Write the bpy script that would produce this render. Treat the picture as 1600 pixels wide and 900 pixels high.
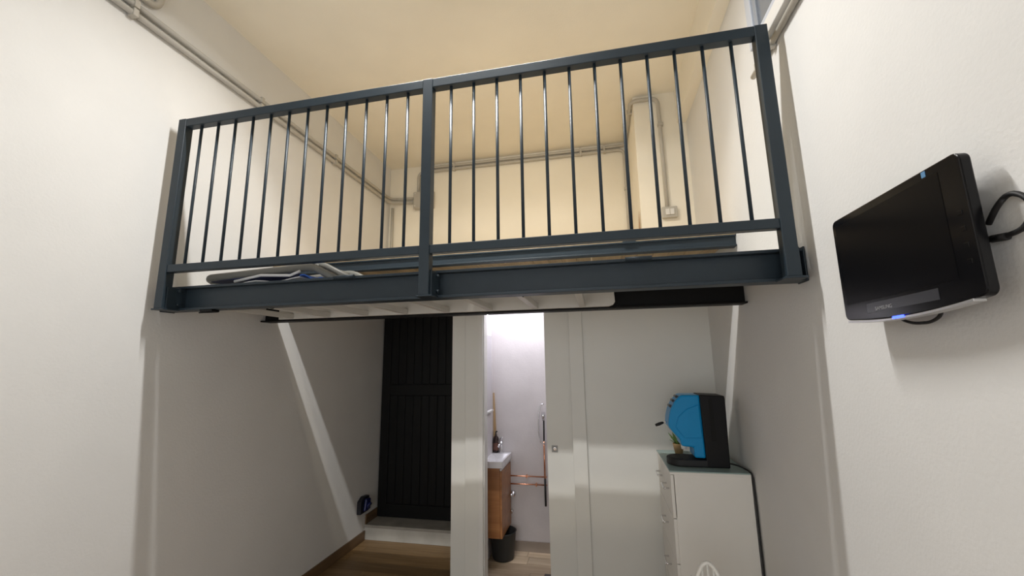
import bpy, bmesh, math, random
from mathutils import Vector, Matrix
random.seed(7)
for o in list(bpy.data.objects): bpy.data.objects.remove(o)
scene = bpy.context.scene
COL = scene.collection

# ------------------------------------------------------------------ camera
F_PX = 642.0
yaw, pitch, roll = -0.20688, 0.17444, -0.01527
fwd = Vector((math.sin(yaw)*math.cos(pitch), math.cos(yaw)*math.cos(pitch), math.sin(pitch)))
right = Vector((math.cos(yaw), -math.sin(yaw), 0)); up = right.cross(fwd)
r2 = right*math.cos(roll)+up*math.sin(roll); u2 = -right*math.sin(roll)+up*math.cos(roll)
cd = bpy.data.cameras.new('camera'); cam = bpy.data.objects.new('camera', cd); COL.objects.link(cam)
m = Matrix((r2, u2, -fwd)).transposed().to_4x4(); m.translation = Vector((0, 0, 1.71)); cam.matrix_world = m
cd.sensor_width = 36; cd.lens = 36*F_PX/1600; cd.clip_start = 0.02
scene.camera = cam
# ------------------------------------------------------------------ world, exposure
w = bpy.data.worlds.new('world'); scene.world = w; w.use_nodes = True
w.node_tree.nodes['Background'].inputs[0].default_value = (0.35, 0.42, 0.55, 1)
w.node_tree.nodes['Background'].inputs[1].default_value = 0.05
vs = scene.view_settings; vs.view_transform = 'Standard'; vs.look = 'None'; vs.gamma = 1; vs.use_curve_mapping = False
vs.exposure = 0.09
LAMP_POS = (-0.75, 1.585, 3.975); LAMP_W = 50; LAMP_COL = (1.0, 0.988, 0.97); LAMP_SPREAD = math.radians(164)
FILL_W = 27; FILL_COL = (0.95, 0.97, 1.0)  # soft fill added from behind the camera
BATH_W = 7.5; BATH_COL = (0.90, 0.90, 1.0)
def area(name, loc, sx, sy, power, col, rot=(0, 0, 0), spread=math.pi):
    l = bpy.data.lights.new(name, 'AREA'); l.shape = 'RECTANGLE'; l.size = sx; l.size_y = sy
    l.energy = power; l.color = col; l.spread = spread
    o = bpy.data.objects.new(name, l); COL.objects.link(o); o.location = loc; o.rotation_euler = rot; return o
area('ceiling_lamp_light', (LAMP_POS[0], LAMP_POS[1], LAMP_POS[2]-0.045), 1.15, 0.04, LAMP_W, LAMP_COL, spread=LAMP_SPREAD)
WARM_FILL_POS = (-0.75, 1.71, 3.86); WARM_FILL_W = 9.5; WARM_FILL_COL = (1.0, 0.88, 0.68)
area('warm_fill_light', (WARM_FILL_POS[0], WARM_FILL_POS[1]+0.062, WARM_FILL_POS[2]-0.02), 0.5, 0.08, WARM_FILL_W, WARM_FILL_COL, (math.radians(52), 0, 0), math.radians(100))  # added warm fill for the mezzanine, no such source in view
area('front_fill_light', (-0.77, -2.50, 1.45), 2.2, 2.3, FILL_W, FILL_COL, (math.pi/2, 0, 0))  # added fill light in front of the made-up glazing
area('bathroom_light', (-0.62, 3.74, 2.36), 0.7, 0.35, BATH_W, BATH_COL)

# ------------------------------------------------------------------ materials
MATS = {}
def mat(name, col, rough=0.5, metal=0.0, var=0.0, vscale=6.0, bump=0.0, bscale=120.0, emit=None, estr=0, coat=0, rnd=0.0, trans=0.0, spec=None):
    if name in MATS: return MATS[name]
    mt = bpy.data.materials.new(name); mt.use_nodes = True; nt = mt.node_tree; b = nt.nodes['Principled BSDF']
    b.inputs['Base Color'].default_value = (*col, 1); b.inputs['Roughness'].default_value = rough; b.inputs['Metallic'].default_value = metal
    b.inputs['Coat Weight'].default_value = coat; b.inputs['Transmission Weight'].default_value = trans
    if spec is not None: b.inputs['Specular IOR Level'].default_value = spec
    tc = nt.nodes.new('ShaderNodeTexCoord')
    if var > 0 or rnd > 0:
        n = nt.nodes.new('ShaderNodeTexNoise'); n.inputs['Scale'].default_value = vscale; n.inputs['Detail'].default_value = 4
        nt.links.new(tc.outputs['Object'], n.inputs['Vector'])
        mr = nt.nodes.new('ShaderNodeMapRange'); mr.inputs['From Min'].default_value = .3; mr.inputs['From Max'].default_value = .7
        mr.inputs['To Min'].default_value = 1-var; mr.inputs['To Max'].default_value = 1+var
        nt.links.new(n.outputs['Fac'], mr.inputs['Value']); val = mr.outputs['Result']
        if rnd > 0:
            oi = nt.nodes.new('ShaderNodeObjectInfo'); m2 = nt.nodes.new('ShaderNodeMapRange')
            m2.inputs['To Min'].default_value = 1-rnd; m2.inputs['To Max'].default_value = 1+rnd
            nt.links.new(oi.outputs['Random'], m2.inputs['Value'])
            mu = nt.nodes.new('ShaderNodeMath'); mu.operation = 'MULTIPLY'
            nt.links.new(val, mu.inputs[0]); nt.links.new(m2.outputs['Result'], mu.inputs[1]); val = mu.outputs[0]
        vm = nt.nodes.new('ShaderNodeVectorMath'); vm.operation = 'SCALE'; vm.inputs[0].default_value = col
        nt.links.new(val, vm.inputs['Scale']); nt.links.new(vm.outputs[0], b.inputs['Base Color'])
    if bump > 0:
        n2 = nt.nodes.new('ShaderNodeTexNoise'); n2.inputs['Scale'].default_value = bscale; n2.inputs['Detail'].default_value = 3
        nt.links.new(tc.outputs['Object'], n2.inputs['Vector'])
        bp = nt.nodes.new('ShaderNodeBump'); bp.inputs['Strength'].default_value = bump; bp.inputs['Distance'].default_value = 0.004
        nt.links.new(n2.outputs['Fac'], bp.inputs['Height']); nt.links.new(bp.outputs['Normal'], b.inputs['Normal'])
    if emit: b.inputs['Emission Color'].default_value = (*emit, 1); b.inputs['Emission Strength'].default_value = estr
    MATS[name] = mt; return mt
def wood(name, c1, c2, axis='X', rough=0.45, rnd=0.18, grain=22.0):
    if name in MATS: return MATS[name]
    mt = bpy.data.materials.new(name); mt.use_nodes = True; nt = mt.node_tree; b = nt.nodes['Principled BSDF']
    tc = nt.nodes.new('ShaderNodeTexCoord'); mp = nt.nodes.new('ShaderNodeMapping')
    s = [grain]*3; s['XYZ'.index(axis)] = grain*0.08; mp.inputs['Scale'].default_value = s
    oi = nt.nodes.new('ShaderNodeObjectInfo'); ad = nt.nodes.new('ShaderNodeVectorMath'); ad.operation = 'ADD'
    sc = nt.nodes.new('ShaderNodeMath'); sc.operation = 'MULTIPLY'; sc.inputs[1].default_value = 37
    nt.links.new(oi.outputs['Random'], sc.inputs[0]); nt.links.new(tc.outputs['Object'], ad.inputs[0]); nt.links.new(sc.outputs[0], ad.inputs[1])
    nt.links.new(ad.outputs[0], mp.inputs['Vector'])
    n = nt.nodes.new('ShaderNodeTexNoise'); n.inputs['Scale'].default_value = 1.0; n.inputs['Detail'].default_value = 6; n.inputs['Distortion'].default_value = 0.6
    nt.links.new(mp.outputs[0], n.inputs['Vector'])
    cr = nt.nodes.new('ShaderNodeValToRGB'); cr.color_ramp.elements[0].position = .3; cr.color_ramp.elements[1].position = .7
    cr.color_ramp.elements[0].color = (*c1, 1); cr.color_ramp.elements[1].color = (*c2, 1)
    nt.links.new(n.outputs['Fac'], cr.inputs[0])
    m2 = nt.nodes.new('ShaderNodeMapRange'); m2.inputs['To Min'].default_value = 1-rnd; m2.inputs['To Max'].default_value = 1+rnd
    nt.links.new(oi.outputs['Random'], m2.inputs['Value'])
    vm = nt.nodes.new('ShaderNodeVectorMath'); vm.operation = 'SCALE'
    nt.links.new(cr.outputs[0], vm.inputs[0]); nt.links.new(m2.outputs[0], vm.inputs['Scale']); nt.links.new(vm.outputs[0], b.inputs['Base Color'])
    b.inputs['Roughness'].default_value = rough
    MATS[name] = mt; return mt
WALL = mat('white_plaster', (.77, .765, .745), .75, var=.02, vscale=3, bump=.25, bscale=90)
WARMTINT = mat('warm_tinted_plaster', (.92, .87, .75), .8, var=.025, vscale=2.5, bump=.2, bscale=90)  # warm bounce light tinted into the plaster colour
PANEL = mat('white_satin_panel', (.76, .755, .71), .4, var=.01)
BATHW = mat('bathroom_plaster', (.70, .66, .66), .7, var=.05, vscale=5, bump=.2, bscale=60)
STEEL = mat('anthracite_paint', (.021, .033, .044), .42, var=.06, vscale=9, spec=.35)
BLACKSTEEL = mat('black_paint', (.004, .004, .004), .6, spec=.25)
DOORBLK = mat('black_door_paint', (.0035, .004, .004), .55, spec=.25)
CONDUIT = mat('grey_conduit_plastic', (.50, .475, .42), .45)
WHITEPL = mat('white_plastic', (.78, .77, .74), .35)
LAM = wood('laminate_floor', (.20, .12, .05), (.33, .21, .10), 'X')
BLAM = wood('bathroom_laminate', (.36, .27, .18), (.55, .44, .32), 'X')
DECKW = wood('deck_pine', (.62, .45, .24), (.78, .60, .36), 'Y', rough=.6, rnd=.12)
SKIRT = wood('skirting_wood', (.13, .075, .035), (.20, .12, .06), 'Y')
STONE = mat('grey_marble', (.40, .38, .34), .35, var=.18, vscale=7)
STONEW = mat('white_marble', (.66, .65, .60), .4, var=.12, vscale=5)
CHROME = mat('chrome', (.8, .8, .82), .12, 1.0)
COPPER = mat('copper', (.80, .40, .25), .25, 1.0)
ALU = mat('white_painted_aluminium', (.66, .645, .60), .45, var=.03)
HATCH = mat('grey_painted_board', (.70, .67, .60), .7, var=.15, vscale=4)
TVB = mat('black_gloss_plastic', (.004, .004, .005), .18, spec=.25)
TVM = mat('black_matt_plastic', (.006, .006, .007), .5, spec=.25)
SCREEN = mat('tv_screen', (.003, .003, .004), .28, spec=.15)
SILVER = mat('silver_trim', (.62, .62, .63), .3, .8)
GREYP = mat('grey_print', (.16, .16, .17), .5)
BLUELED = mat('blue_led', (.02, .03, .6), .3, emit=(.03, .06, 1.0), estr=6)
RUBBER = mat('black_rubber', (.008, .008, .009), .55)
BLUEP = mat('blue_gloss_plastic', (.004, .27, .60), .3, spec=.3)
GLASST = mat('frosted_green_glass', (.34, .45, .43), .25)
WCHEST = mat('white_lacquer', (.82, .80, .75), .45, var=.015)

# ------------------------------------------------------------------ geometry helpers
class MB:
    def __init__(s): s.b = bmesh.new()
    def box(s, x0, x1, y0, y1, z0, z1, bevel=0):
        t = bmesh.new(); bmesh.ops.create_cube(t, size=1)
        for v in t.verts: v.co = Vector(((x0+x1)/2+v.co.x*(x1-x0), (y0+y1)/2+v.co.y*(y1-y0), (z0+z1)/2+v.co.z*(z1-z0)))
        if bevel: bmesh.ops.bevel(t, geom=t.edges[:], offset=bevel, segments=2, affect='EDGES', profile=.5)
        s._merge(t); return s
    def _merge(s, t):
        me = bpy.data.meshes.new('t'); t.to_mesh(me); s.b.from_mesh(me); bpy.data.meshes.remove(me); t.free()
    def tube(s, pts, r, n=10, closed=False, caps=True):
        pts = [Vector(p) for p in pts]; N = len(pts); rings = []; prev = None
        for i, p in enumerate(pts):
            if closed: t = (pts[(i+1) % N]-pts[i-1]).normalized()
            else:
                a = pts[max(i-1, 0)]; c = pts[min(i+1, N-1)]; t = (c-a).normalized()
            if prev is None:
                ref = Vector((0, 0, 1)) if abs(t.z) < .9 else Vector((1, 0, 0)); u = t.cross(ref).normalized()
            else: u = (prev-t*prev.dot(t)).normalized()
            prev = u; v = t.cross(u); rr = r[i] if isinstance(r, (list, tuple)) else r
            rings.append([s.b.verts.new(p+(u*math.cos(2*math.pi*k/n)+v*math.sin(2*math.pi*k/n))*rr) for k in range(n)])
        for i in range(N if closed else N-1):
            A = rings[i]; B = rings[(i+1) % N]
            for k in range(n): s.b.faces.new((A[k], A[(k+1) % n], B[(k+1) % n], B[k])).smooth = True
        if caps and not closed: s.b.faces.new(rings[0][::-1]); s.b.faces.new(rings[-1])
        return s
    def lathe(s, prof, cx, cy, n=24, cap0=True, cap1=True):
        rings = [[s.b.verts.new((cx+r*math.cos(2*math.pi*k/n), cy+r*math.sin(2*math.pi*k/n), z)) for k in range(n)] for r, z in prof]
        for A, B in zip(rings, rings[1:]):
            for k in range(n): s.b.faces.new((A[k], A[(k+1) % n], B[(k+1) % n], B[k])).smooth = True
        if cap0: s.b.faces.new(rings[0][::-1])
        if cap1: s.b.faces.new(rings[-1])
        return s
    def prism(s, poly, axis, a0, a1, bevel=0):
        """poly: 2D points; axis the extrusion axis. 'Y' -> poly is (x,z); 'X' -> (y,z); 'Z' -> (x,y)"""
        def P(p, a): return {'Y': (p[0], a, p[1]), 'X': (a, p[0], p[1]), 'Z': (p[0], p[1], a)}[axis]
        t = bmesh.new()
        A = [t.verts.new(P(p, a0)) for p in poly]; B = [t.verts.new(P(p, a1)) for p in poly]
        t.faces.new(A); t.faces.new(B[::-1])
        for i in range(len(poly)): t.faces.new((A[i], B[i], B[(i+1) % len(poly)], A[(i+1) % len(poly)]))
        bmesh.ops.recalc_face_normals(t, faces=t.faces[:])
        if bevel: bmesh.ops.bevel(t, geom=t.edges[:], offset=bevel, segments=2, affect='EDGES', profile=.5)
        s._merge(t); return s
    def build(s, name, mt, parent=None):
        bmesh.ops.recalc_face_normals(s.b, faces=s.b.faces[:])
        me = bpy.data.meshes.new(name); s.b.to_mesh(me); s.b.free()
        me.materials.append(mt); o = bpy.data.objects.new(name, me); COL.objects.link(o)
        if parent: link(o, parent)
        return o
def link(o, parent):
    o.parent = parent
    loc = Vector((0, 0, 0)); p = parent
    while p: loc += p.location; p = p.parent
    o.location = o.location-loc          # all coordinates in this script are world coordinates
def thing(name, label, cat, loc, group=None):
    o = bpy.data.objects.new(name, None); COL.objects.link(o); o.location = loc; o.empty_display_size = .05
    return tag(o, label, cat, group)
def tag(o, label, cat, group=None):
    o['label'] = label; o['category'] = cat
    if group: o['group'] = group
    return o
def struct(o, label=None, cat=None):
    o['kind'] = 'structure'
    if label: o['label'] = label
    if cat: o['category'] = cat
    return o
def box(name, mt, x0, x1, y0, y1, z0, z1, parent=None, bevel=0): return MB().box(x0, x1, y0, y1, z0, z1, bevel).build(name, mt, parent)
def arc(c, r, a0, a1, n, plane):
    out = []
    for i in range(n+1):
        a = math.radians(a0+(a1-a0)*i/n); u, v = r*math.cos(a), r*math.sin(a)
        out.append({'XZ': (c[0]+u, c[1], c[2]+v), 'YZ': (c[0], c[1]+u, c[2]+v), 'XY': (c[0]+u, c[1]+v, c[2])}[plane])
    return out
def rounded(pts, r, n=5):
    """polyline with its inner corners rounded"""
    pts = [Vector(p) for p in pts]; out = [pts[0]]
    for a, b, c in zip(pts, pts[1:], pts[2:]):
        d1 = (a-b).normalized(); d2 = (c-b).normalized(); k = min(r, (a-b).length*.49, (c-b).length*.49)
        p0 = b+d1*k; p2 = b+d2*k
        for i in range(n+1):
            t = i/n; out.append(p0*(1-t)**2+b*2*t*(1-t)+p2*t*t)
    out.append(pts[-1]); return out
def at_loc(o, x, y, z):
    """move a mesh's origin to (x,y,z) without moving the mesh"""
    d = Vector((x, y, z))-o.location
    o.data.transform(Matrix.Translation(-d)); o.location = (x, y, z); return o
def dup(o, delta, parent=None):
    c = o.copy(); COL.objects.link(c); c.parent = parent if parent else o.parent; c.location = o.location+Vector(delta); return c

# ------------------------------------------------------------------ room shell
XL, XR, YB, ZC, YF = -2.362, 0.82, 4.25, 4.0, -2.6
YP = 3.365                                                     # bathroom partition
floor = struct(box('floor', LAM, XL-.1, XR+.1, YF-.1, YB+.1, -.12, -.012), 'brown laminate plank floor', 'floor')
struct(box('wall_left', WALL, XL-.12, XL, YF, YB+.1, 0, ZC), 'white plastered side wall carrying the twin conduits', 'wall')
struct(box('wall_right', WALL, XR, XR+.12, YF, YB+.1, 0, ZC), 'white plastered side wall carrying the television', 'wall')
struct(box('wall_back', WARMTINT, XL, XR, YB, YB+.12, 0, ZC), 'end wall behind the mezzanine with warm light in its colour', 'wall')
struct(box('wall_front', WALL, XL-.12, XR+.12, YF-.12, YF, 0, ZC), 'white wall opposite the mezzanine', 'wall')
struct(box('ceiling', WARMTINT, XL-.12, XR+.12, YF-.1, YB+.12, ZC, ZC+.1), 'ceiling with warm bounce light in its colour', 'ceiling')
struct(box('trim_1', WARMTINT, .745, XR, YF, 3.47, 3.70, ZC), 'warm-tinted boxed soffit along ceiling edge over the television wall', 'trim')
struct(box('wall_pillar', WARMTINT, .395, XR, 3.47, YB, 2.46, ZC), 'warm-tinted boxed chase in mezzanine corner with switch on it', 'wall')

# floor planks where the photograph shows them (laid along X)
def planks(mt, xa, xb, ya, yb, wid, ln, seed):
    rr = random.Random(seed); y = ya; first = {}
    while y < yb-.01:
        y1 = min(y+wid, yb); x = xa-rr.random()*ln
        while x < xb:
            a = max(x, xa); c = min(x+ln, xb)
            if c-a > .02:
                key = (round(c-a, 3), round(y1-y, 3))
                if key in first:
                    o = first[key].copy(); COL.objects.link(o); o.location = ((a+c)/2, (y+y1)/2, 0); o.parent = floor
                else:
                    h = (c-a)/2-.0012; k = (y1-y)/2-.0012
                    o = box('plank', mt, -h, h, -k, k, -.012, 0); o.location = ((a+c)/2, (y+y1)/2, 0); o.parent = floor; first[key] = o
            x += ln
        y = y1
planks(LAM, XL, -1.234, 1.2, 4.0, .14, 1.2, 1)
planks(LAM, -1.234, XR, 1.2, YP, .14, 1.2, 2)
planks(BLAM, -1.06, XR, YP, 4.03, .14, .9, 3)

# stone step before the black door
st = struct(box('floor_step', STONEW, XL, -1.234, 4.0, YB, 0, .115), 'white and grey marble step below the black door', 'step')
box('tread', STONE, XL, -1.234, 3.985, YB, .115, .14, st, .003)
bl = struct(box('baseboard_left', SKIRT, XL, XL+.014, 1.0, 3.985, 0, .085), 'brown wooden skirting along the conduit wall', 'baseboard')
box('step_skirting', SKIRT, XL, XL+.014, 4.0, YB-.035, .14, .225, bl)

# ------------------------------------------------------------------ black entrance door
d1 = bpy.data.objects.new('door_1', None); COL.objects.link(d1); d1.location = (-1.8, 4.2, .14); struct(d1, 'black panelled entrance door above the marble step', 'door')
DY = 4.205
box('leaf', DOORBLK, -2.345, -1.245, DY+.012, DY+.04, .145, 2.36, d1)
box('stile', DOORBLK, -2.345, -2.25, DY-.006, DY+.012, .145, 2.36, d1, .003)
box('stile', DOORBLK, -1.34, -1.245, DY-.006, DY+.012, .145, 2.36, d1, .003)
for z0, z1 in ((.145, .27), (1.36, 1.47), (2.25, 2.36)): box('rail', DOORBLK, -2.25, -1.34, DY-.006, DY+.012, z0, z1, d1, .003)
proto = {}
for z0, z1 in ((.275, 1.355), (1.475, 2.245)):
    n = 10; wd = .91/n
    for i in range(n):
        x = -2.25+wd*(i+.5)
        if z0 in proto:
            o = proto[z0].copy(); COL.objects.link(o); o.location = Vector((x, DY, z0))-d1.location; o.parent = d1
        else:
            o = box('board', DOORBLK, -wd/2+.003, wd/2-.003, 0, .012, 0, z1-z0, None, .003); o.location = Vector((x, DY, z0))-d1.location; o.parent = d1; proto[z0] = o
h = MB().box(-1.335, -1.285, DY-.012, DY-.006, 1.16, 1.30, .002); h.build('handle_plate', SILVER, d1)
MB().tube([(-1.30, DY-.012, 1.24), (-1.30, DY-.05, 1.24), (-1.32, DY-.058, 1.24), (-1.42, DY-.058, 1.24)], .009).build('handle', SILVER, d1)

# ------------------------------------------------------------------ bathroom partition
ZT = 2.40
wp = struct(box('wall_partition', PANEL, -.135, XR, YP, YP+.10, 0, ZT), 'white partition wall beside the sliding door', 'wall')
struct(box('wall_partition_post', PANEL, -1.234, -1.06, YP, YB, 0, ZT), 'white partition between black door passage and bathroom', 'wall')
struct(box('wall_lintel', PANEL, -1.06, -.135, YP+.004, YP+.10, 2.16, ZT), 'white lintel over the bathroom doorway', 'wall')
tr = struct(MB().box(-1.11, -1.0, YP-.018, YP, 0, 2.22, .002).build('trim_2', PANEL), 'white casing of the bathroom doorway', 'trim')
box('jamb', PANEL, -1.06, -.954, YP, YP+.095, 0, 2.16, tr, .002)
box('jamb_stop', WHITEPL, -1.0, -.962, YP-.022, YP, 0, 2.16, tr, .002)
box('side_casing', PANEL, -.241, -.135, YP-.020, YP+.03, 0, 2.22, tr, .002)
box('head_casing', PANEL, -1.0, -.241, YP-.018, YP+.02, 2.13, 2.22, tr, .002)
d2 = bpy.data.objects.new('door_2', None); COL.objects.link(d2); d2.location = (-.2, YP+.05, 0); struct(d2, 'white sliding bathroom door half open', 'door')
box('leaf', PANEL, -.448, .35, YP+.034, YP+.07, .012, 2.16, d2, .002)
pl = MB().box(-.412, -.365, YP+.030, YP+.034, .995, 1.045, .0015).build('flush_pull', mat('brushed_steel', (.30, .30, .29), .5, .3), d2)
MB().lathe([(.014, 0), (.014, .004), (.010, .004)], 0, 0, 16).build('pull_ring', CHROME, pl)
pr = [o for o in pl.children][0]; pr.rotation_euler = (math.pi/2, 0, 0); pr.location = Vector((-.3885, YP+.030, 1.02))-d2.location-pl.location
# bathroom walls
struct(box('wall_bathroom_back', BATHW, -1.06, XR, 4.03, 4.10, 0, ZT), 'pale stuccoed bathroom back wall with copper pipes', 'wall')
struct(box('wall_bathroom_side', BATHW, -1.06, -1.05, YP+.10, 4.03, 0, ZT), 'pale bathroom wall carrying the vanity', 'wall')
struct(box('ceiling_bathroom', WHITEPL, -1.234, XR, YP, YB, ZT, ZT+.02), 'white bathroom ceiling', 'ceiling')
struct(box('baseboard_bathroom', mat('taupe_tile', (.36, .30, .25), .4, var=.06), -1.05, XR, 4.016, 4.03, 0, .085), 'taupe tile skirting at foot of bathroom wall', 'baseboard')

# ------------------------------------------------------------------ steel beams
def ibeam(name, mt, label, y0, y1, z0, z1, web, fl=.010, x0=XL+.002, x1=XR-.002):
    e = thing(name, label, 'beam', ((x0+x1)/2, (y0+y1)/2, z0))
    ym = (y0+y1)/2
    box('web', mt, x0, x1, ym-web/2, ym+web/2, z0+fl, z1-fl, e)
    box('top_flange', mt, x0, x1, y0, y1, z1-fl, z1, e, .002)
    box('bottom_flange', mt, x0, x1, y0, y1, z0, z0+fl, e, .002)
    return e
ZB, ZTOP = 2.005, 2.138
fb = ibeam('steel_beam', STEEL, 'anthracite steel beam carrying the railing posts', 1.80, 1.876, ZB, ZTOP, .008, .013)
for xx in (XL+.002, XR-.010): box('end_plate', STEEL, xx, xx+.008, 1.795, 1.876, ZB-.004, ZTOP+.004, fb, .003)
ibeam('steel_beam', BLACKSTEEL, 'black steel beam under the mezzanine behind the stored ladder', 2.49, 2.585, ZB, ZTOP, .008)
ub = ibeam('steel_beam', STEEL, 'shallow anthracite beam under the front edge of the plank deck', 2.56, 2.62, 2.354, 2.425, .03)
box('latch', STEEL, .17, .25, 2.552, 2.562, 2.412, 2.432, ub, .002)

# ------------------------------------------------------------------ plank deck of the mezzanine
dk = thing('mezzanine_deck', 'pine plank deck of the mezzanine laid on steel beams', 'deck', (-.77, 3.4, 2.425))
np_ = 30; wdt = (XR-XL-.004)/np_; pr = None
for i in range(np_):
    x = XL+.002+wdt*(i+.5)
    if pr is None:
        pr = box('plank', DECKW, -wdt/2+.0015, wdt/2-.0015, -.84, .845, 0, .03, None, .002); pr.parent = dk; o = pr
    else: o = pr.copy(); COL.objects.link(o); o.parent = dk
    o.location = Vector((x, 3.40, 2.425))-dk.location

# hatch floor between the two lower beams
hp = thing('floor_hatch', 'hinged grey board hatch bridging the two lower beams', 'hatch', (-.77, 2.2, ZTOP-.02))
box('board', HATCH, XL+.006, -.785, 1.878, 2.488, ZTOP-.020, ZTOP-.002, hp)
box('board', HATCH, -.779, XR-.006, 1.878, 2.488, ZTOP-.020, ZTOP-.002, hp)
for xc in (-1.23, .18):
    hg = MB().tube([(xc-.055, 1.790, ZTOP-.006), (xc+.055, 1.790, ZTOP-.006)], .010, 12).build('hinge', STEEL, hp)
    box('hinge_leaf', STEEL, xc-.05, xc+.05, 1.795, 1.95, ZTOP+.0002, ZTOP+.003, hg, .001)
    box('hinge_leaf', STEEL, xc-.055, xc+.055, 1.796, 1.7998, ZTOP-.010, ZTOP, hg, .001)

# ------------------------------------------------------------------ railing
rl = thing('railing', 'anthracite steel balustrade with thin vertical bars along mezzanine edge', 'railing', (-.78, 1.76, ZB))
Y0, Y1 = 1.714, 1.762
PX = (-2.272, -.773, .736)
for x in PX:
    po = box('post', STEEL, x-.025, x+.025, Y0, Y1, ZB+.004, 3.100, rl, .003)
    box('foot_plate', STEEL, x-.035, x+.045, Y0-.004, 1.80, ZB-.004, ZB+.004, po, .001)
    br = MB().box(x+.026, x+.034, Y1-.03, 1.835, ZB+.004, ZTOP-.012, .001); br.build('bracket_plate', STEEL, po)
    for z in (ZB+.03, ZTOP-.03):
        MB().tube([(x+.034, 1.79, z), (x+.046, 1.79, z)], .008, 6).build('bolt', STEEL, po)
for a, b in ((PX[0], PX[1]), (PX[1], PX[2])):
    box('top_rail', STEEL, a+.025, b-.025, Y0+.002, Y1-.002, 3.052, 3.099, rl, .003)
    box('bottom_rail', STEEL, a+.025, b-.025, Y0+.004, Y1-.004, 2.202, 2.243, rl, .003)
bar0 = None
for a, b in ((PX[0], PX[1]), (PX[1], PX[2])):
    for i in range(1, 13):
        x = a+(b-a)*i/13
        if bar0 is None:
            bar0 = MB().tube([(0, 0, 2.242), (0, 0, 3.053)], .0075, 10).build('bar', STEEL); bar0.parent = rl; o = bar0
        else: o = bar0.copy(); COL.objects.link(o); o.parent = rl
        o.location = Vector((x, (Y0+Y1)/2, 0))-rl.location
# dark latch under the beam by the conduit wall
lt = thing('hatch_latch', 'small black latch under the beam end by the conduit wall', 'latch', (-2.06, 1.82, ZB))
box('body', BLACKSTEEL, -2.10, -2.02, 1.802, 1.85, ZB-.012, ZB-.0005, lt, .002)
MB().tube([(-2.12, 1.82, ZB-.014), (-2.0, 1.82, ZB-.014)], .004).build('bolt', BLACKSTEEL, lt)

# ------------------------------------------------------------------ ladder stored under the hatch
ld = thing('ladder', 'white ladder stored flat under the mezzanine hatch', 'ladder', (-1.05, 2.3, ZB))
LX0, LX1 = -2.19, .10
LZ0, LZ1 = 2.016, 2.060
for yc, LZ1 in ((2.478, 2.118), (1.915, 2.060)):
    prof = [(LX0, LZ0), (LX1-.035, LZ0), (LX1-.012, LZ0+.008), (LX1, LZ0+.026), (LX1-.004, LZ1-.010), (LX1-.02, LZ1), (LX0, LZ1)]
    MB().prism(prof, 'Y', yc-.011, yc+.011, .002).build('stile', ALU, ld)
for i in range(8):
    x = -.09-.285*i
    MB().box(x-.018, x+.018, 1.926, 2.467, LZ0+.002, LZ0+.034, .003).build('rung', ALU, ld)
for x in (-1.75, -.35):
    MB().tube(rounded([(x, 1.915, ZTOP-.020), (x, 1.899, 2.10), (x, 1.899, 2.012), (x, 1.931, 2.012), (x, 1.931, 2.03)], .01), .004, 8).build('hanger', BLACKSTEEL, ld)

# ------------------------------------------------------------------ folded camp chair on the hatch
cg = mat('grey_tube_frame', (.17, .17, .155), .4); cb = mat('navy_fabric', (.02, .03, .10), .8); cbl = mat('bright_blue_fabric', (.03, .13, .55), .7); cwh = mat('white_webbing', (.70, .70, .72), .6)
zf = ZTOP-.001
fc = thing('folding_chair', 'folded camp chair with grey tube frame lying on the hatch', 'chair', (-1.75, 2.0, zf))
MB().tube(rounded([(-1.36, 1.90, zf+.014), (-1.52, 1.93, zf+.075), (-2.18, 1.90, zf+.05), (-2.22, 1.96, zf+.045), (-2.22, 2.22, zf+.045), (-2.16, 2.28, zf+.05), (-1.5, 2.28, zf+.085), (-1.34, 2.28, zf+.02)], .05), .016, 10).build('seat_frame', cg, fc)
MB().tube(rounded([(-1.30, 1.96, zf+.013), (-1.49, 1.965, zf+.088), (-2.0, 1.93, zf+.062), (-2.05, 2.0, zf+.06), (-2.05, 2.20, zf+.06), (-1.95, 2.25, zf+.075), (-1.48, 2.24, zf+.095), (-1.28, 2.24, zf+.016)], .04), .016, 10).build('back_frame', cg, fc)
MB().tube([(-1.51, 1.92, zf+.08), (-1.50, 2.28, zf+.09)], .010, 8).build('pivot_bar', cg, fc)
def sheet(name, mt, x0, x1, y0, y1, zfun, nx=14, ny=6, th=.004):
    b = MB(); V = {}
    for i in range(nx+1):
        for j in range(ny+1):
            x = x0+(x1-x0)*i/nx; y = y0+(y1-y0)*j/ny; z = zfun(i/nx, j/ny)
            V[i, j, 0] = b.b.verts.new((x, y, z)); V[i, j, 1] = b.b.verts.new((x, y, z+th))
    for i in range(nx):
        for j in range(ny):
            b.b.faces.new((V[i, j, 0], V[i, j+1, 0], V[i+1, j+1, 0], V[i+1, j, 0])); b.b.faces.new((V[i, j, 1], V[i+1, j, 1], V[i+1, j+1, 1], V[i, j+1, 1]))
    for i in range(nx):
        for j in (0, ny): b.b.faces.new((V[i, j, 0], V[i+1, j, 0], V[i+1, j, 1], V[i, j, 1]))
    for j in range(ny):
        for i in (0, nx): b.b.faces.new((V[i, j, 0], V[i, j+1, 0], V[i, j+1, 1], V[i, j, 1]))
    return b.build(name, mt, fc)
fc.scale = (1, 1, 1.28)
sheet('seat_fabric', cb, -2.19, -1.60, 1.905, 2.26, lambda u, v: zf+.036+.012*math.sin(9*u)*math.sin(3.1*v)+.008*u)
sheet('back_fabric', cwh, -2.2, -1.55, 1.87, 2.0, lambda u, v: zf+.004+.012*u+.006*math.sin(14*u))
sheet('arm_fabric', cbl, -1.56, -1.42, 1.88, 2.05, lambda u, v: zf+.030-.022*u+.006*math.sin(8*u))
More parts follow.
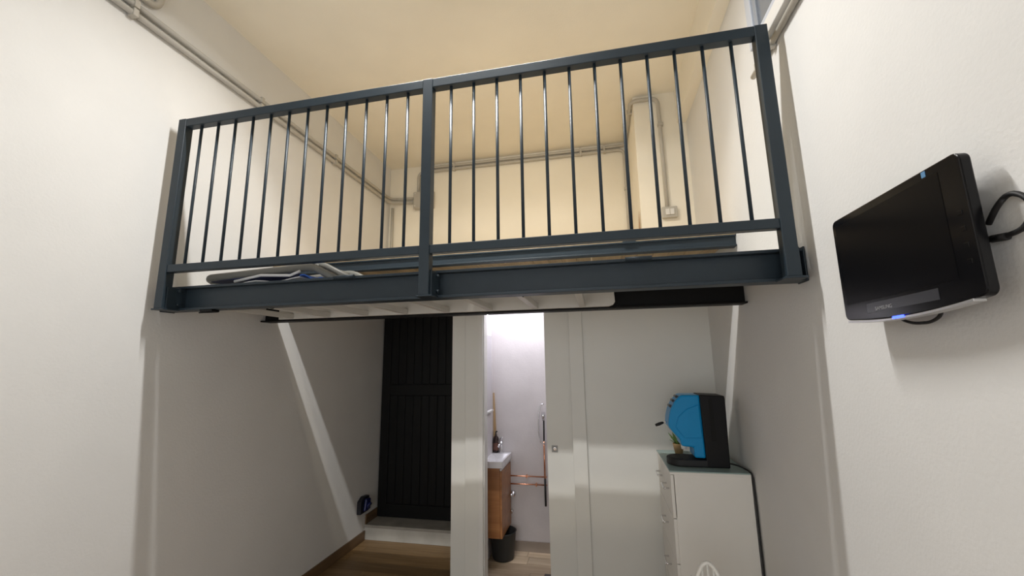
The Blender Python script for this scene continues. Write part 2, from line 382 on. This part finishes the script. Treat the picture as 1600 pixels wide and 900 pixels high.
MB().tube([(-1.98, 1.885, zf+.024), (-1.80, 1.875, zf+.042), (-1.62, 1.88, zf+.034), (-1.56, 1.88, zf+.05)], .006, 8).build('strap', cwh, fc)

# ------------------------------------------------------------------ conduits
R = .016
def conduit(name, label, paths, r=R, group=None, clips=(), loc=None):
    e = thing(name, label, 'conduit', loc or Vector(paths[0][0]), group)
    for p in paths: MB().tube(rounded(p, .07, 6), r, 12).build('pipe', CONDUIT, e)
    for c in clips:
        MB().box(*c, .003).build('clip', CONDUIT, e)
    return e
xw = XL+.024
lc = conduit('wall_conduit', 'pair of grey conduits running along the upper side wall to junction box',
    [[(xw, .2, 3.560), (xw, 4.205, 3.560), (-2.03, YB-.024, 3.540)], [(xw, .2, 3.612), (xw, 4.225, 3.612), (-2.03, YB-.024, 3.592)]],
    clips=[(XL+.0005, XL+.046, y-.013, y+.013, z-.022, z+.022) for y in (1.445, 2.29, 3.165) for z in (3.560, 3.612)], loc=(xw, 2.2, 3.56))
conduit('elbow_conduit', 'short grey conduit bending up to the ceiling above the paired conduits', [[(xw, .2, 3.685), (xw, 1.56, 3.685), (xw, 1.56, 3.999)]], r=.018, clips=[(XL+.0005, XL+.048, 1.40, 1.425, 3.66, 3.71)])
conduit('corner_conduit', 'grey conduit dropping down the corner beside the junction box', [[(XL+.05, YB-.022, 3.50), (XL+.05, YB-.022, 2.456)]], r=.016)
jb = thing('junction_box', 'square grey junction box on end wall where conduits meet', 'junction box', (-1.91, YB, 3.56))
box('body', CONDUIT, -2.03, -1.79, YB-.07, YB-.0005, 3.455, 3.655, jb, .006); box('lid', CONDUIT, -2.02, -1.80, YB-.078, YB-.07, 3.465, 3.645, jb, .003)
for x in (-2.005, -1.815):
    for z in (3.48, 3.63): MB().tube([(x, YB-.081, z), (x, YB-.078, z)], .007, 8).build('screw', WHITEPL, jb)
conduit('ceiling_conduit', 'twin grey conduits along top of end wall ending down beside the boxed chase',
    [[(-1.99, YB-.024, 3.655), (-1.99, YB-.024, 3.910), (.355, YB-.024, 3.910), (.355, YB-.024, 2.456)],
     [(-1.94, YB-.024, 3.655), (-1.94, YB-.024, 3.955), (.372, YB-.024, 3.955), (.372, 3.446, 3.950), (.60, 3.446, 3.950), (.605, 3.446, 2.945)]],
    clips=[(x-.012, x+.012, YB-.046, YB-.0005, 3.888, 3.978) for x in (-1.55, -.1, .15)]+[(.333, .377, YB-.046, YB-.0005, 3.45, 3.475), (.583, .627, 3.424, 3.4695, 3.68, 3.705), (.350, .3945, 3.60, 3.625, 3.928, 3.972)], loc=(-.8, YB-.02, 3.93))
sw = thing('light_switch', 'white surface mounted double switch on the boxed chase', 'switch', (.62, 3.47, 2.9))
box('box', CONDUIT, .560, .680, 3.43, 3.4695, 2.85, 2.945, sw, .005)
box('rocker', WHITEPL, .587, .618, 3.420, 3.43, 2.872, 2.922, sw, .002); box('rocker', WHITEPL, .622, .653, 3.420, 3.43, 2.872, 2.922, sw, .002)
tag(MB().prism([(.350, 2.456), (.392, 2.456), (.392, 2.62), (.386, 2.96)], 'Y', 3.52, 3.54, .001).build('board_offcut', wood('offcut_board', (.34, .22, .12), (.46, .32, .19), 'Z', rnd=.02)), 'narrow tapering brown board offcut leaning against the boxed chase', 'board')
# opposite wall: white trunking with a tube under it
tk = thing('cable_trunking', 'white cable trunking and thin tube sloping away above the television', 'trunking', (XR-.02, 1.5, 3.1))
box('trunk', WHITEPL, XR-.042, XR-.0005, .2, 1.865, 3.090, 3.160, tk, .003)
MB().tube([(XR-.017, .2, 3.062), (XR-.017, 2.02, 3.062)], .013, 10).build('pipe', CONDUIT, tk)
for y in (1.80, 1.94): box('clip', CONDUIT, XR-.036, XR-.0005, y-.012, y+.012, 3.043, 3.082, tk, .003)

# high window in the wall over the trunking
FR = mat('blue_white_frame', (.55, .59, .66), .35)
w1 = bpy.data.objects.new('window_1', None); COL.objects.link(w1); w1.location = (XR, 1.4, 3.2); struct(w1, 'high window with pale blue frame above white trunking', 'window')
y0, y1, z0, z1 = .9, 1.985, 3.175, 3.69
for a in ((y0, y0+.06, z0, z1), (y1-.06, y1, z0, z1), (y0+.06, y1-.06, z1-.06, z1), (y0+.06, y1-.06, z0, z0+.03)):
    box('window_frame', FR, XR-.03, XR-.0005, *a, w1, .004)
box('sash', mat('grey_blue_sash', (.30, .33, .38), .35), XR-.022, XR-.004, y1-.10, y1-.06, z0+.03, z1-.06, w1, .003)
box('pane', mat('dusk_glass', (.20, .225, .26), .12), XR-.012, XR-.002, y0+.06, y1-.10, z0+.03, z1-.06, w1)

# ------------------------------------------------------------------ ceiling lamp (out of frame, lights the room)
DIFF = mat('lamp_diffuser', (.9, .9, .9), .5, emit=LAMP_COL, estr=3)
lx, ly, hy = LAMP_POS[0], LAMP_POS[1], .05
lp = thing('ceiling_lamp', 'long narrow white ceiling lamp over the railing', 'lamp', (lx, ly, ZC))
box('housing', WHITEPL, lx-.62, lx+.62, ly-hy, ly+hy, 3.952, 3.999, lp, .006)
box('diffuser', DIFF, lx-.6, lx+.6, ly-hy+.015, ly+hy-.015, 3.940, 3.951, lp)

sl = thing('warm_fill_bar', 'added unseen lamp bar giving warm fill to the mezzanine wall', 'lamp', (WARM_FILL_POS[0], WARM_FILL_POS[1], ZC))  # added lamp body for the warm mezzanine fill
MB().prism([(WARM_FILL_POS[1]-.03, 3.83), (WARM_FILL_POS[1]+.045, 3.80), (WARM_FILL_POS[1]+.055, 3.875), (WARM_FILL_POS[1]-.03, 3.90)], 'X', WARM_FILL_POS[0]-.27, WARM_FILL_POS[0]+.27, .004).build('head', WHITEPL, sl)
MB().tube([(WARM_FILL_POS[0], WARM_FILL_POS[1], 3.88), (WARM_FILL_POS[0], WARM_FILL_POS[1], 3.999)], .012, 10).build('stem', WHITEPL, sl)

# glazed front added unseen behind the camera, for soft fill light
w2 = bpy.data.objects.new('fill_window', None); COL.objects.link(w2); w2.location = (-.77, YF, .25); struct(w2, 'added unseen glazed front opposite the mezzanine giving soft fill', 'window')
for a in ((-1.95, -1.89, .25, 2.65), (.35, .41, .25, 2.65), (-1.89, .35, .25, .31), (-1.89, .35, 2.59, 2.65), (-.80, -.74, .31, 2.59)):
    box('window_frame', STEEL, a[0], a[1], YF+.0005, YF+.06, a[2], a[3], w2, .004)
for a in ((-1.89, -.80), (-.74, .35)):
    box('pane', mat('fill_glow_glass', (.8, .82, .85), .1, emit=FILL_COL, estr=.8), a[0], a[1], YF+.02, YF+.03, .31, 2.59, w2)  # panes glow as part of the added fill

# ------------------------------------------------------------------ television on the right wall
tv = thing('television', 'black flat screen television on wall bracket with silver lower edge', 'television', (XR, 1.2, 1.97))
TX = .742
ya, yb, za, zb = .980, 1.424, 1.815, 2.125
def rrect(y0, y1, z0, z1, r, sag=0, n=5):
    pts = []
    for cy, cz, a0 in ((y1-r, z1-r, 0), (y0+r, z1-r, 90), (y0+r, z0+r, 180), (y1-r, z0+r, 270)):
        for i in range(n+1):
            a = math.radians(a0+90*i/n); pts.append((cy+r*math.cos(a), cz+r*math.sin(a)))
    if sag:
        out = []
        for i, (y, z) in enumerate(pts):
            out.append((y, z))
            if i == 3*(n+1)-1:
                for k in range(1, 8):
                    t = k/8; out.append((y0+r+(y1-y0-2*r)*t, z0-sag*4*t*(1-t)))
        pts = out
    return pts
MB().prism(rrect(ya, yb, za, zb, .018, .012), 'X', TX, TX+.022, .003).build('bezel', TVB, tv)
MB().prism(rrect(ya+.035, yb-.035, za+.03, zb-.03, .03), 'X', TX+.022, TX+.045, .006).build('back_cover', TVM, tv)
box('screen', SCREEN, TX-.0008, TX+.001, ya+.055, yb-.017, za+.045, zb-.022, tv)
lip = MB(); n = 14
pts = [(ya+.03+(yb-ya-.045)*k/n, za-.001-.012*4*(k/n)*(1-k/n)) for k in range(n+1)]
lip.prism(pts+[(y, z-.006) for y, z in pts[::-1]], 'X', TX-.004, TX+.020, .0008).build('silver_edge', SILVER, tv)
box('sheen_strip', mat('bezel_sheen', (.035, .036, .042), .25), TX-.0012, TX+.0005, 1.09, 1.325, za+.010, za+.036, tv)  # lighter strip paints the bezel's sheen behind the lettering
cu = bpy.data.curves.new('brand', 'FONT'); cu.body = 'SAMSUNG'; cu.size = .0135; cu.extrude = .0003; cu.align_x = 'CENTER'; cu.align_y = 'CENTER'
to = bpy.data.objects.new('t', cu); COL.objects.link(to); bpy.context.view_layer.update()
me = bpy.data.meshes.new_from_object(to.evaluated_get(bpy.context.evaluated_depsgraph_get())); bpy.data.objects.remove(to)
me.materials.clear(); me.materials.append(mat('grey_letter', (.30, .30, .31), .4)); tx = bpy.data.objects.new('lettering', me); COL.objects.link(tx)
tx.matrix_world = Matrix(((0, 0, -1, TX-.0018), (-1, 0, 0, 1.262), (0, 1, 0, za+.018), (0, 0, 0, 1)))
mw = tx.matrix_world.copy(); tx.parent = tv; tx.matrix_basis = Matrix.Translation(-tv.location) @ mw
box('power_light', BLUELED, TX-.0055, TX-.0035, 1.195, 1.232, za-.016, za-.010, tv)
box('sticker', mat('blue_sticker', (.10, .25, .45), .4), TX-.0010, TX+.0005, 1.065, 1.076, zb-.018, zb-.004, tv)
for z in (1.885, 1.92, 1.955, 1.99): box('button', TVB, TX-.0012, TX+.001, ya+.018, ya+.030, z, z+.010, tv, .001)
box('wall_bracket', TVM, TX+.040, XR-.010, 1.12, 1.27, 1.90, 2.05, tv, .004)
tv.rotation_euler = (-.024, .018, .053)
tc1 = thing('television_cable', 'black cable looping out behind the television', 'cable', (.80, .95, 1.95))
loop = [(.806, 1.012, 1.975), (.806, .985, 2.006), (.808, .957, 2.024), (.810, .928, 2.002), (.810, .924, 1.970), (.808, .945, 1.944), (.806, .985, 1.940), (.806, 1.012, 1.943)]
MB().tube(rounded(loop, .03, 4), .0055, 8).build('cord', RUBBER, tc1)
MB().tube([(.806, 1.012, 1.943), (.806, .978, 1.939)], .008, 8).build('plug', RUBBER, tc1)
tc2 = MB().tube(rounded([(TX+.05, 1.30, 1.83), (TX+.05, 1.29, 1.802), (TX+.05, 1.25, 1.788), (TX+.05, 1.19, 1.786), (TX+.05, 1.155, 1.80), (TX+.05, 1.15, 1.83)], .02, 4), .004, 8).build('television_lead', RUBBER)
tag(tc2, 'thin black lead sagging below the television', 'cable')

# ------------------------------------------------------------------ chest of drawers
ch = thing('chest_of_drawers', 'white chest of drawers with frosted glass top against side wall', 'dresser', (.59, 3.0, 0))
cx0, cx1, cy0, cy1, cz = .367, .802, 2.71, 3.29, 1.035
MB().prism([(cx0+.0172, 0), (cx1, 0), (cx1, cz), (cx0+.0205, cz), (cx0+.0205, .80), (cx0+.0172, .80)], 'Y', cy0, cy0+.018).build('side_panel', WCHEST, ch)
box('side_panel', WCHEST, cx0+.018, cx1, cy1-.018, cy1, 0, cz, ch, .001)
box('back_panel', WCHEST, cx1-.008, cx1-.0005, cy0+.018, cy1-.018, .03, cz, ch)
box('base', WCHEST, cx0+.03, cx1-.01, cy0+.018, cy1-.018, .02, .08, ch)
box('inner_top', WCHEST, cx0+.018, cx1-.008, cy0+.018, cy1-.018, cz-.02, cz-.001, ch)
tp = box('top', WCHEST, cx0-.004, cx1, cy0-.004, cy1+.004, cz, cz+.014, ch, .002)
box('glass_sheet', GLASST, cx0-.004, cx1, cy0, cy1+.004, cz+.014, cz+.020, tp, .001)
def drawer(y0, y1, z0, z1):
    d = box('drawer', WCHEST, cx0, cx0+.017, y0, y1, z0, z1, ch, .0015)
    ym, zm = (y0+y1)/2, (z0+z1)/2
    MB().tube(rounded([(cx0, ym-.055, zm+.02), (cx0-.030, ym-.055, zm+.02), (cx0-.030, ym+.055, zm+.02), (cx0, ym+.055, zm+.02)], .006, 3), .005, 8).build('handle', CHROME, d)
g = .0025
drawer(cy0+.003, 2.999, .795, cz-.004); drawer(3.001, cy1-.003, .795, cz-.004)
for z0, z1 in ((.555, .79), (.315, .55), (.085, .31)): drawer(cy0+.003, cy1-.003, z0, z1)

# ------------------------------------------------------------------ coffee machine
ZG = cz+.0205
cm = thing('coffee_machine', 'blue and black capsule coffee machine on the white chest', 'coffee machine', (.57, 2.9, ZG))
CY0, CY1 = 2.805, 2.985
def cpx(px, py):   # photo pixel on the near side face -> (x,z) at that depth
    d = fwd+r2*((px-800)/F_PX)-u2*((py-450)/F_PX); t = CY0/d.y
    return (t*d.x, 1.71+t*d.z)
blue = [cpx(*p) for p in [(1064, 617.5), (1093.5, 617.5), (1104.5, 717.5), (1087, 716.5), (1085, 700), (1066, 698), (1063.5, 688), (1052, 676), (1045, 666), (1045.5, 653), (1048, 641), (1054, 628)]]
MB().prism(blue, 'Y', CY0+.012, CY1-.012, .010).build('front_body', BLUEP, cm)
sidep = [cpx(*p) for p in [(1072, 640), (1092, 632), (1098, 685), (1070, 685), (1056, 668), (1060, 652)]]
MB().prism(sidep, 'Y', CY0+.006, CY0+.02, .004).build('side_panel', BLUEP, cm)
blk = [cpx(*p) for p in [(1092.5, 616.8), (1131.5, 618.5), (1133, 624), (1141.5, 726)]]
blk = blk+[(blk[3][0], ZG+.001), (cpx(1105.5, 730)[0], ZG+.001)]
MB().prism(blk, 'Y', CY0, CY1, .006).build('rear_body', TVM, cm)
gv = [cpx(*p) for p in [(1106, 622), (1112, 622), (1120, 690), (1112, 690)]]
MB().prism(gv, 'Y', CY0-.002, CY0+.004).build('side_groove', BLACKSTEEL, cm)
tx0, tx1 = cpx(1045, 720)[0], cpx(1108, 720)[0]
poly = []
rr = (CY1-CY0)/2-.002
for i in range(17):
    a = math.radians(90+180*i/16); poly.append((tx0+rr+rr*math.cos(a), (CY0+CY1)/2+rr*math.sin(a)))
poly += [(tx1, CY0+.002), (tx1, CY1-.002)]
MB().prism(poly, 'Z', ZG+.001, ZG+.042, .006).build('drip_tray', RUBBER, cm)
inner = [(tx0+rr+(x-tx0-rr)*.85, (CY0+CY1)/2+(y-(CY0+CY1)/2)*.85) for x, y in poly[:17]]
MB().prism(inner, 'Z', ZG+.041, ZG+.044).build('tray_grille', TVM, cm)
ym = (CY0+CY1)/2
a, b2, c2 = cpx(1045, 662), cpx(1039, 663.5), cpx(1027, 668)
MB().tube([(a[0]+.01, ym, a[1]), (b2[0], ym, b2[1])], .004, 8).build('lever_rod', CHROME, cm)
MB().tube([(b2[0]+.002, ym, b2[1]), ((b2[0]+c2[0])/2, ym, (b2[1]+c2[1])/2), (c2[0], ym, c2[1])], [.007, .010, .008], 10).build('lever_knob', RUBBER, cm)
s1 = cpx(1079, 701); MB().lathe([(.016, s1[1]-.02), (.018, s1[1]-.005), (.018, s1[1]+.012)], s1[0]-.022, ym, 14).build('spout', WHITEPL, cm)
for p in ((1060.5, 621.5), (1055, 628), (1050.5, 636.5)):
    q = cpx(*p); MB().tube([(q[0], CY0+.035, q[1]), (q[0], CY1-.035, q[1])], .009, 10).build('button', mat('dark_grey_button', (.03, .035, .045), .35), cm)
cc = MB().tube(rounded([(blk[3][0]-.01, 2.87, ZG+.02), (.775, 2.84, ZG+.012), (.805, 2.74, ZG+.006), (.812, 2.712, ZG-.01), (.812, 2.702, .9), (.812, 2.700, .4), (.812, 2.69, .006), (.80, 2.5, .006)], .03, 4), .0045, 8).build('power_cord', RUBBER)
tag(cc, 'black power cord hanging from the coffee machine down beside the chest', 'cord')

# small plant behind the coffee machine
pp = thing('potted_plant', 'small green plant in tan pot behind the coffee machine', 'plant', (.500, 3.19, ZG))
MB().lathe([(.026, ZG+.0005), (.036, ZG+.062), (.038, ZG+.066), (.033, ZG+.066), (.030, ZG+.055)], .500, 3.19, 20).build('pot', mat('tan_pot', (.42, .27, .13), .7, var=.1, vscale=30), pp)
LEAF = mat('plant_leaf', (.09, .17, .04), .5, rnd=.3, var=.1)
rnd = random.Random(4)
for i in range(22):
    a = rnd.random()*6.28; L = .06+.06*rnd.random(); tilt = .25+.75*rnd.random(); wv = .010+.006*rnd.random()
    base = Vector((.500, 3.19, ZG+.05)); dirv = Vector((math.cos(a)*tilt, math.sin(a)*tilt, 1)).normalized(); side = dirv.cross(Vector((0, 0, 1))).normalized()
    nrm = side.cross(dirv)
    b = MB(); rows = []
    for k, ww in enumerate((.15, .7, 1, .7, .05)):
        c = base+dirv*L*k/4-Vector((0, 0, 1))*.02*(k/4)**2*tilt
        rows.append((b.b.verts.new(c-side*wv*ww), b.b.verts.new(c+nrm*.003), b.b.verts.new(c+side*wv*ww)))
    for A, B in zip(rows, rows[1:]):
        b.b.faces.new((A[0], A[1], B[1], B[0])); b.b.faces.new((A[1], A[2], B[2], B[1]))
    b.build('leaf', LEAF, pp)
cu_ = thing('white_cup', 'small white cup behind the coffee machine spout', 'cup', (.60, 3.10, ZG))
MB().lathe([(.018, ZG+.0005), (.024, ZG+.05), (.022, ZG+.05), (.017, ZG+.006)], .60, 3.10, 18).build('bowl', WHITEPL, cu_)
MB().tube(arc((.626, 3.10, ZG+.028), .012, -100, 100, 8, 'XZ'), .003, 6).build('handle', WHITEPL, cu_)

# ------------------------------------------------------------------ white chair, only its top in view
wc = thing('white_chair', 'white plastic chair with ribbed rounded back before the chest', 'chair', (.40, 1.85, 0))
WP = mat('chair_plastic', (.72, .71, .67), .4)
CXc, CYc, ZTp = .388, 2.0, .872
def hw(d): return .19*min(1, (d/.42))**.5*.98 if d > .1 else .055*(d/.055)**.5*.78
arch = [(-hw(d), ZTp-d) for d in (.42, .34, .26, .18, .12, .08, .05, .03, .015, .005)]+[(0, ZTp)]+[(hw(d), ZTp-d) for d in (.005, .015, .03, .05, .08, .12, .18, .26, .34, .42)]
def bk(z): return CYc+.03*((ZTp-z)/.4)**1.5*-1
MB().tube([(CXc+x, bk(z), z) for x, z in arch], .008, 10).build('back_frame', WP, wc)
for x in [k*.022 for k in range(-7, 8)]:
    zt = [z for (a, z), (b, _) in zip(arch, arch[1:]) if min(a, b) <= x <= max(a, b)]
    if not zt: continue
    ztop = ZTp-.004 if abs(x) < .01 else max(ZTp-((abs(x)/.043)**2*.055 if abs(x) < .06 else (abs(x)/.186)**2*.42), .46)
    if ztop < .48: continue
    MB().tube([(CXc+x, bk(ztop), ztop), (CXc+x, bk(.6), .6 if ztop > .62 else ztop-.05), (CXc+x, bk(.45), .452)], .005, 6).build('rib', WP, wc)
MB().prism([(CXc-.2, 1.56), (CXc+.2, 1.56), (CXc+.19, 1.98), (CXc-.19, 1.98)], 'Z', .43, .455, .01).build('seat', WP, wc)
for sx in (-1, 1):
    MB().tube([(CXc+sx*.17, 1.60, .432), (CXc+sx*.19, 1.57, .001)], [.016, .012], 10).build('leg', WP, wc)
    MB().tube([(CXc+sx*.17, 1.95, .432), (CXc+sx*.19, 2.02, .001)], [.016, .012], 10).build('leg', WP, wc)

# ------------------------------------------------------------------ blue socket low on the left wall
so = thing('wall_socket', 'dark industrial wall socket with blue cover near the marble step', 'socket', (XL, 3.915, .27))
MB().prism([(3.84, .275), (3.99, .275), (3.99, .415), (3.90, .425), (3.84, .39)], 'X', XL+.0005, XL+.045, .006).build('box', mat('dark_socket_plastic', (.012, .013, .02), .5), so)
MB().prism([(3.875, .295), (3.98, .295), (3.98, .395), (3.90, .405)], 'X', XL+.045, XL+.07, .01).build('cover', mat('navy_socket_cover', (.012, .018, .11), .4), so)
MB().tube([(XL+.07, 3.93, .345), (XL+.085, 3.93, .335)], .03, 14).build('outlet', mat('navy_socket_cover', (.012, .018, .11), .4), so)

# ------------------------------------------------------------------ bathroom contents
VW = wood('walnut_veneer', (.28, .115, .04), (.42, .19, .07), 'X', rough=.35, rnd=.05, grain=18)
vn = thing('vanity_unit', 'wall hung walnut vanity cabinet under white basin', 'vanity', (-.96, 3.83, .24))
box('carcass', VW, -1.0495, -.900, 3.65, 4.015, .235, .795, vn, .002)
box('door', VW, -.899, -.882, 3.652, 4.013, .235, .77, vn, .0015)
box('finger_rail', SILVER, -.899, -.884, 3.652, 4.013, .774, .788, vn)
bs = thing('washbasin', 'white ceramic washbasin on the walnut vanity', 'basin', (-.96, 3.83, .796))
b = MB(); x0, x1, y0, y1, z0, z1 = -1.0495, -.874, 3.636, 4.020, .797, .850
o_ = [(x0, y0), (x1, y0), (x1, y1), (x0, y1)]; i_ = [(x0+.030, y0+.03), (x1-.016, y0+.03), (x1-.016, y1-.06), (x0+.030, y1-.06)]; j_ = [(x0+.055, y0+.08), (x1-.04, y0+.08), (x1-.04, y1-.11), (x0+.055, y1-.11)]
V0 = [b.b.verts.new((*p, z0)) for p in o_]; V1 = [b.b.verts.new((*p, z1)) for p in o_]; V2 = [b.b.verts.new((*p, z1)) for p in i_]; V3 = [b.b.verts.new((*p, z0+.008)) for p in j_]
for A, B in ((V0, V1), (V1, V2), (V2, V3)):
    for k in range(4): b.b.faces.new((A[k], A[(k+1) % 4], B[(k+1) % 4], B[k]))
b.b.faces.new(V3); b.b.faces.new(V0[::-1])
b.build('bowl', mat('ceramic', (.82, .81, .82), .15), bs)
MB().lathe([(.014, .8052), (.014, .808)], -.955, 3.81, 14).build('drain', CHROME, bs)
fa = thing('basin_tap', 'chrome mixer tap on the washbasin rim', 'tap', (-.96, 3.985, .85))
MB().lathe([(.020, .8505), (.020, .862), (.015, .866), (.015, .955)], -.965, 3.985, 16).build('body', CHROME, fa)
MB().tube(rounded([(-.965, 3.985, .93), (-.965, 3.93, .945), (-.965, 3.885, .925)], .02), .010, 10).build('spout', CHROME, fa)
MB().tube([(-.965, 3.985, .955), (-.965, 3.985, .975), (-.945, 3.95, .995)], [.013, .012, .006], 10).build('lever', CHROME, fa)
sb = thing('soap_bottle', 'dark brown pump bottle on the washbasin', 'bottle', (-1.01, 3.90, .85))
MB().lathe([(.026, .8505), (.028, .855), (.028, .975), (.022, .992), (.011, 1.0), (.011, 1.015)], -1.018, 3.995, 18).build('bottle', mat('brown_bottle', (.025, .010, .008), .2), sb)
MB().lathe([(.0285, .875), (.0285, .94)], -1.018, 3.995, 18, False, False).build('paper_label', mat('bottle_label', (.16, .07, .05), .6, var=.3, vscale=60), sb)
MB().tube(rounded([(-1.018, 3.995, 1.015), (-1.018, 3.995, 1.04), (-1.0, 3.97, 1.045)], .006), .006, 8).build('pump', RUBBER, sb)
ws = tag(MB().prism([(-1.048, .851), (-1.012, .851), (-1.038, 1.40), (-1.049, 1.40)], 'Y', 4.012, 4.028, .001).build('wooden_slat', wood('pale_slat', (.42, .27, .13), (.56, .38, .2), 'Z', rnd=.02)), 'long wooden slat standing in the corner behind the soap bottle', 'slat')
mi = thing('mirror', 'narrow wall mirror above the washbasin', 'mirror', (-1.05, 3.75, 1.2))
box('glass', mat('mirror_glass', (.85, .86, .9), .03, 1.0), -1.0495, -1.044, 3.55, 3.95, 1.25, 1.95, mi); box('ledge', WHITEPL, -1.0495, -1.03, 3.54, 3.96, 1.235, 1.25, mi, .001)
box('splash_tile', mat('beige_tile', (.52, .40, .30), .4), -1.0495, -1.042, 3.50, 3.60, .99, 1.13, mi)
bu = thing('wall_bulb', 'bright white globe lamp high on the bathroom side wall', 'lamp', (-1.05, 3.62, 2.09))
prof = [(.034*math.sin(math.radians(a)), 2.092-.036*math.cos(math.radians(a))) for a in range(8, 173, 15)]
MB().lathe(prof, -1.005, 3.62, 18).build('globe', mat('lit_globe', (1, 1, 1), .3, emit=(.92, .92, 1.0), estr=14), bu)
MB().tube([(-1.0495, 3.62, 2.092), (-1.035, 3.62, 2.092)], .028, 16).build('base', WHITEPL, bu)
bk_ = thing('waste_bin', 'dark grey plastic bucket under the vanity', 'bin', (-.945, 3.85, 0))
MB().lathe([(.088, .001), (.096, .02), (.114, .216), (.120, .226), (.112, .226), (.094, .02), (.0, .012)], -.925, 3.862, 28, True, False).build('body', mat('dark_bin_plastic', (.022, .024, .024), .5), bk_)
sp = thing('waste_trap', 'chrome waste pipe under the washbasin beside copper pipes', 'pipe', (-.86, 4.0, .5))
MB().tube([(-.86, 4.0295, .49), (-.86, 3.985, .49)], .024, 16).build('flange', CHROME, sp); MB().tube(rounded([(-.86, 3.985, .49), (-.86, 3.955, .49), (-.875, 3.95, .49)], .01), .015, 12).build('pipe', CHROME, sp)
sv = thing('stop_valve', 'small chrome stop valve low on the bathroom wall', 'valve', (-.875, 4.0, .33))
MB().tube([(-.872, 4.0295, .335), (-.872, 3.98, .335)], .010, 10).build('body', CHROME, sv); MB().tube([(-.872, 3.985, .335), (-.872, 3.985, .36)], .008, 8).build('knob', CHROME, sv)
for k, (z, lab) in enumerate(((.645, 'upper copper pipe running level along the bathroom wall'), (.575, 'lower copper pipe running level along the bathroom wall'))):
    e = thing('copper_pipe', lab, 'pipe', (-.75, 4.01, z), 'level copper pipes')
    MB().tube([(-1.04, 4.01, z), (-.54, 4.01, z)], .006, 10).build('pipe', COPPER, e)
    x = -.73+.09*k
    MB().box(x-.006, x+.006, 4.0, 4.0295, z-.014, z+.014, .002).build('clip', COPPER, e)
e = thing('shower_riser', 'upright copper and black shower pipe with chrome hose', 'shower', (-.552, 4.0, .4))
MB().tube([(-.556, 3.995, .63), (-.556, 3.995, .96)], .008, 10).build('pipe', COPPER, e); MB().tube([(-.556, 3.995, .40), (-.556, 3.995, .63)], .009, 10).build('valve_body', RUBBER, e)
MB().tube([(-.556, 3.995, .96), (-.552, 3.99, 1.18)], .007, 10).build('slide_rail', RUBBER, e)
MB().box(-.566, -.546, 3.99, 4.0295, .95, .97, .002).build('bracket', CHROME, e)
MB().tube([(-.556, 3.985, 1.15), (-.553, 3.96, 1.22)], [.010, .022], 12).build('hand_shower', CHROME, e)
MB().tube(rounded([(-.545, 3.97, 1.30), (-.575, 3.97, 1.30), (-.598, 3.97, 1.22), (-.602, 3.97, 1.02), (-.585, 3.97, .955), (-.545, 3.975, .94)], .04, 5), .006, 8).build('hose', CHROME, e)
fm = tag(MB().box(-.53, -.15, 3.50, 3.64, .0005, .010, .003).build('bath_mat', mat('grey_mat', (.10, .09, .085), .9, bump=.4, bscale=200)), 'dark grey mat on the bathroom floor by the sliding door', 'mat')
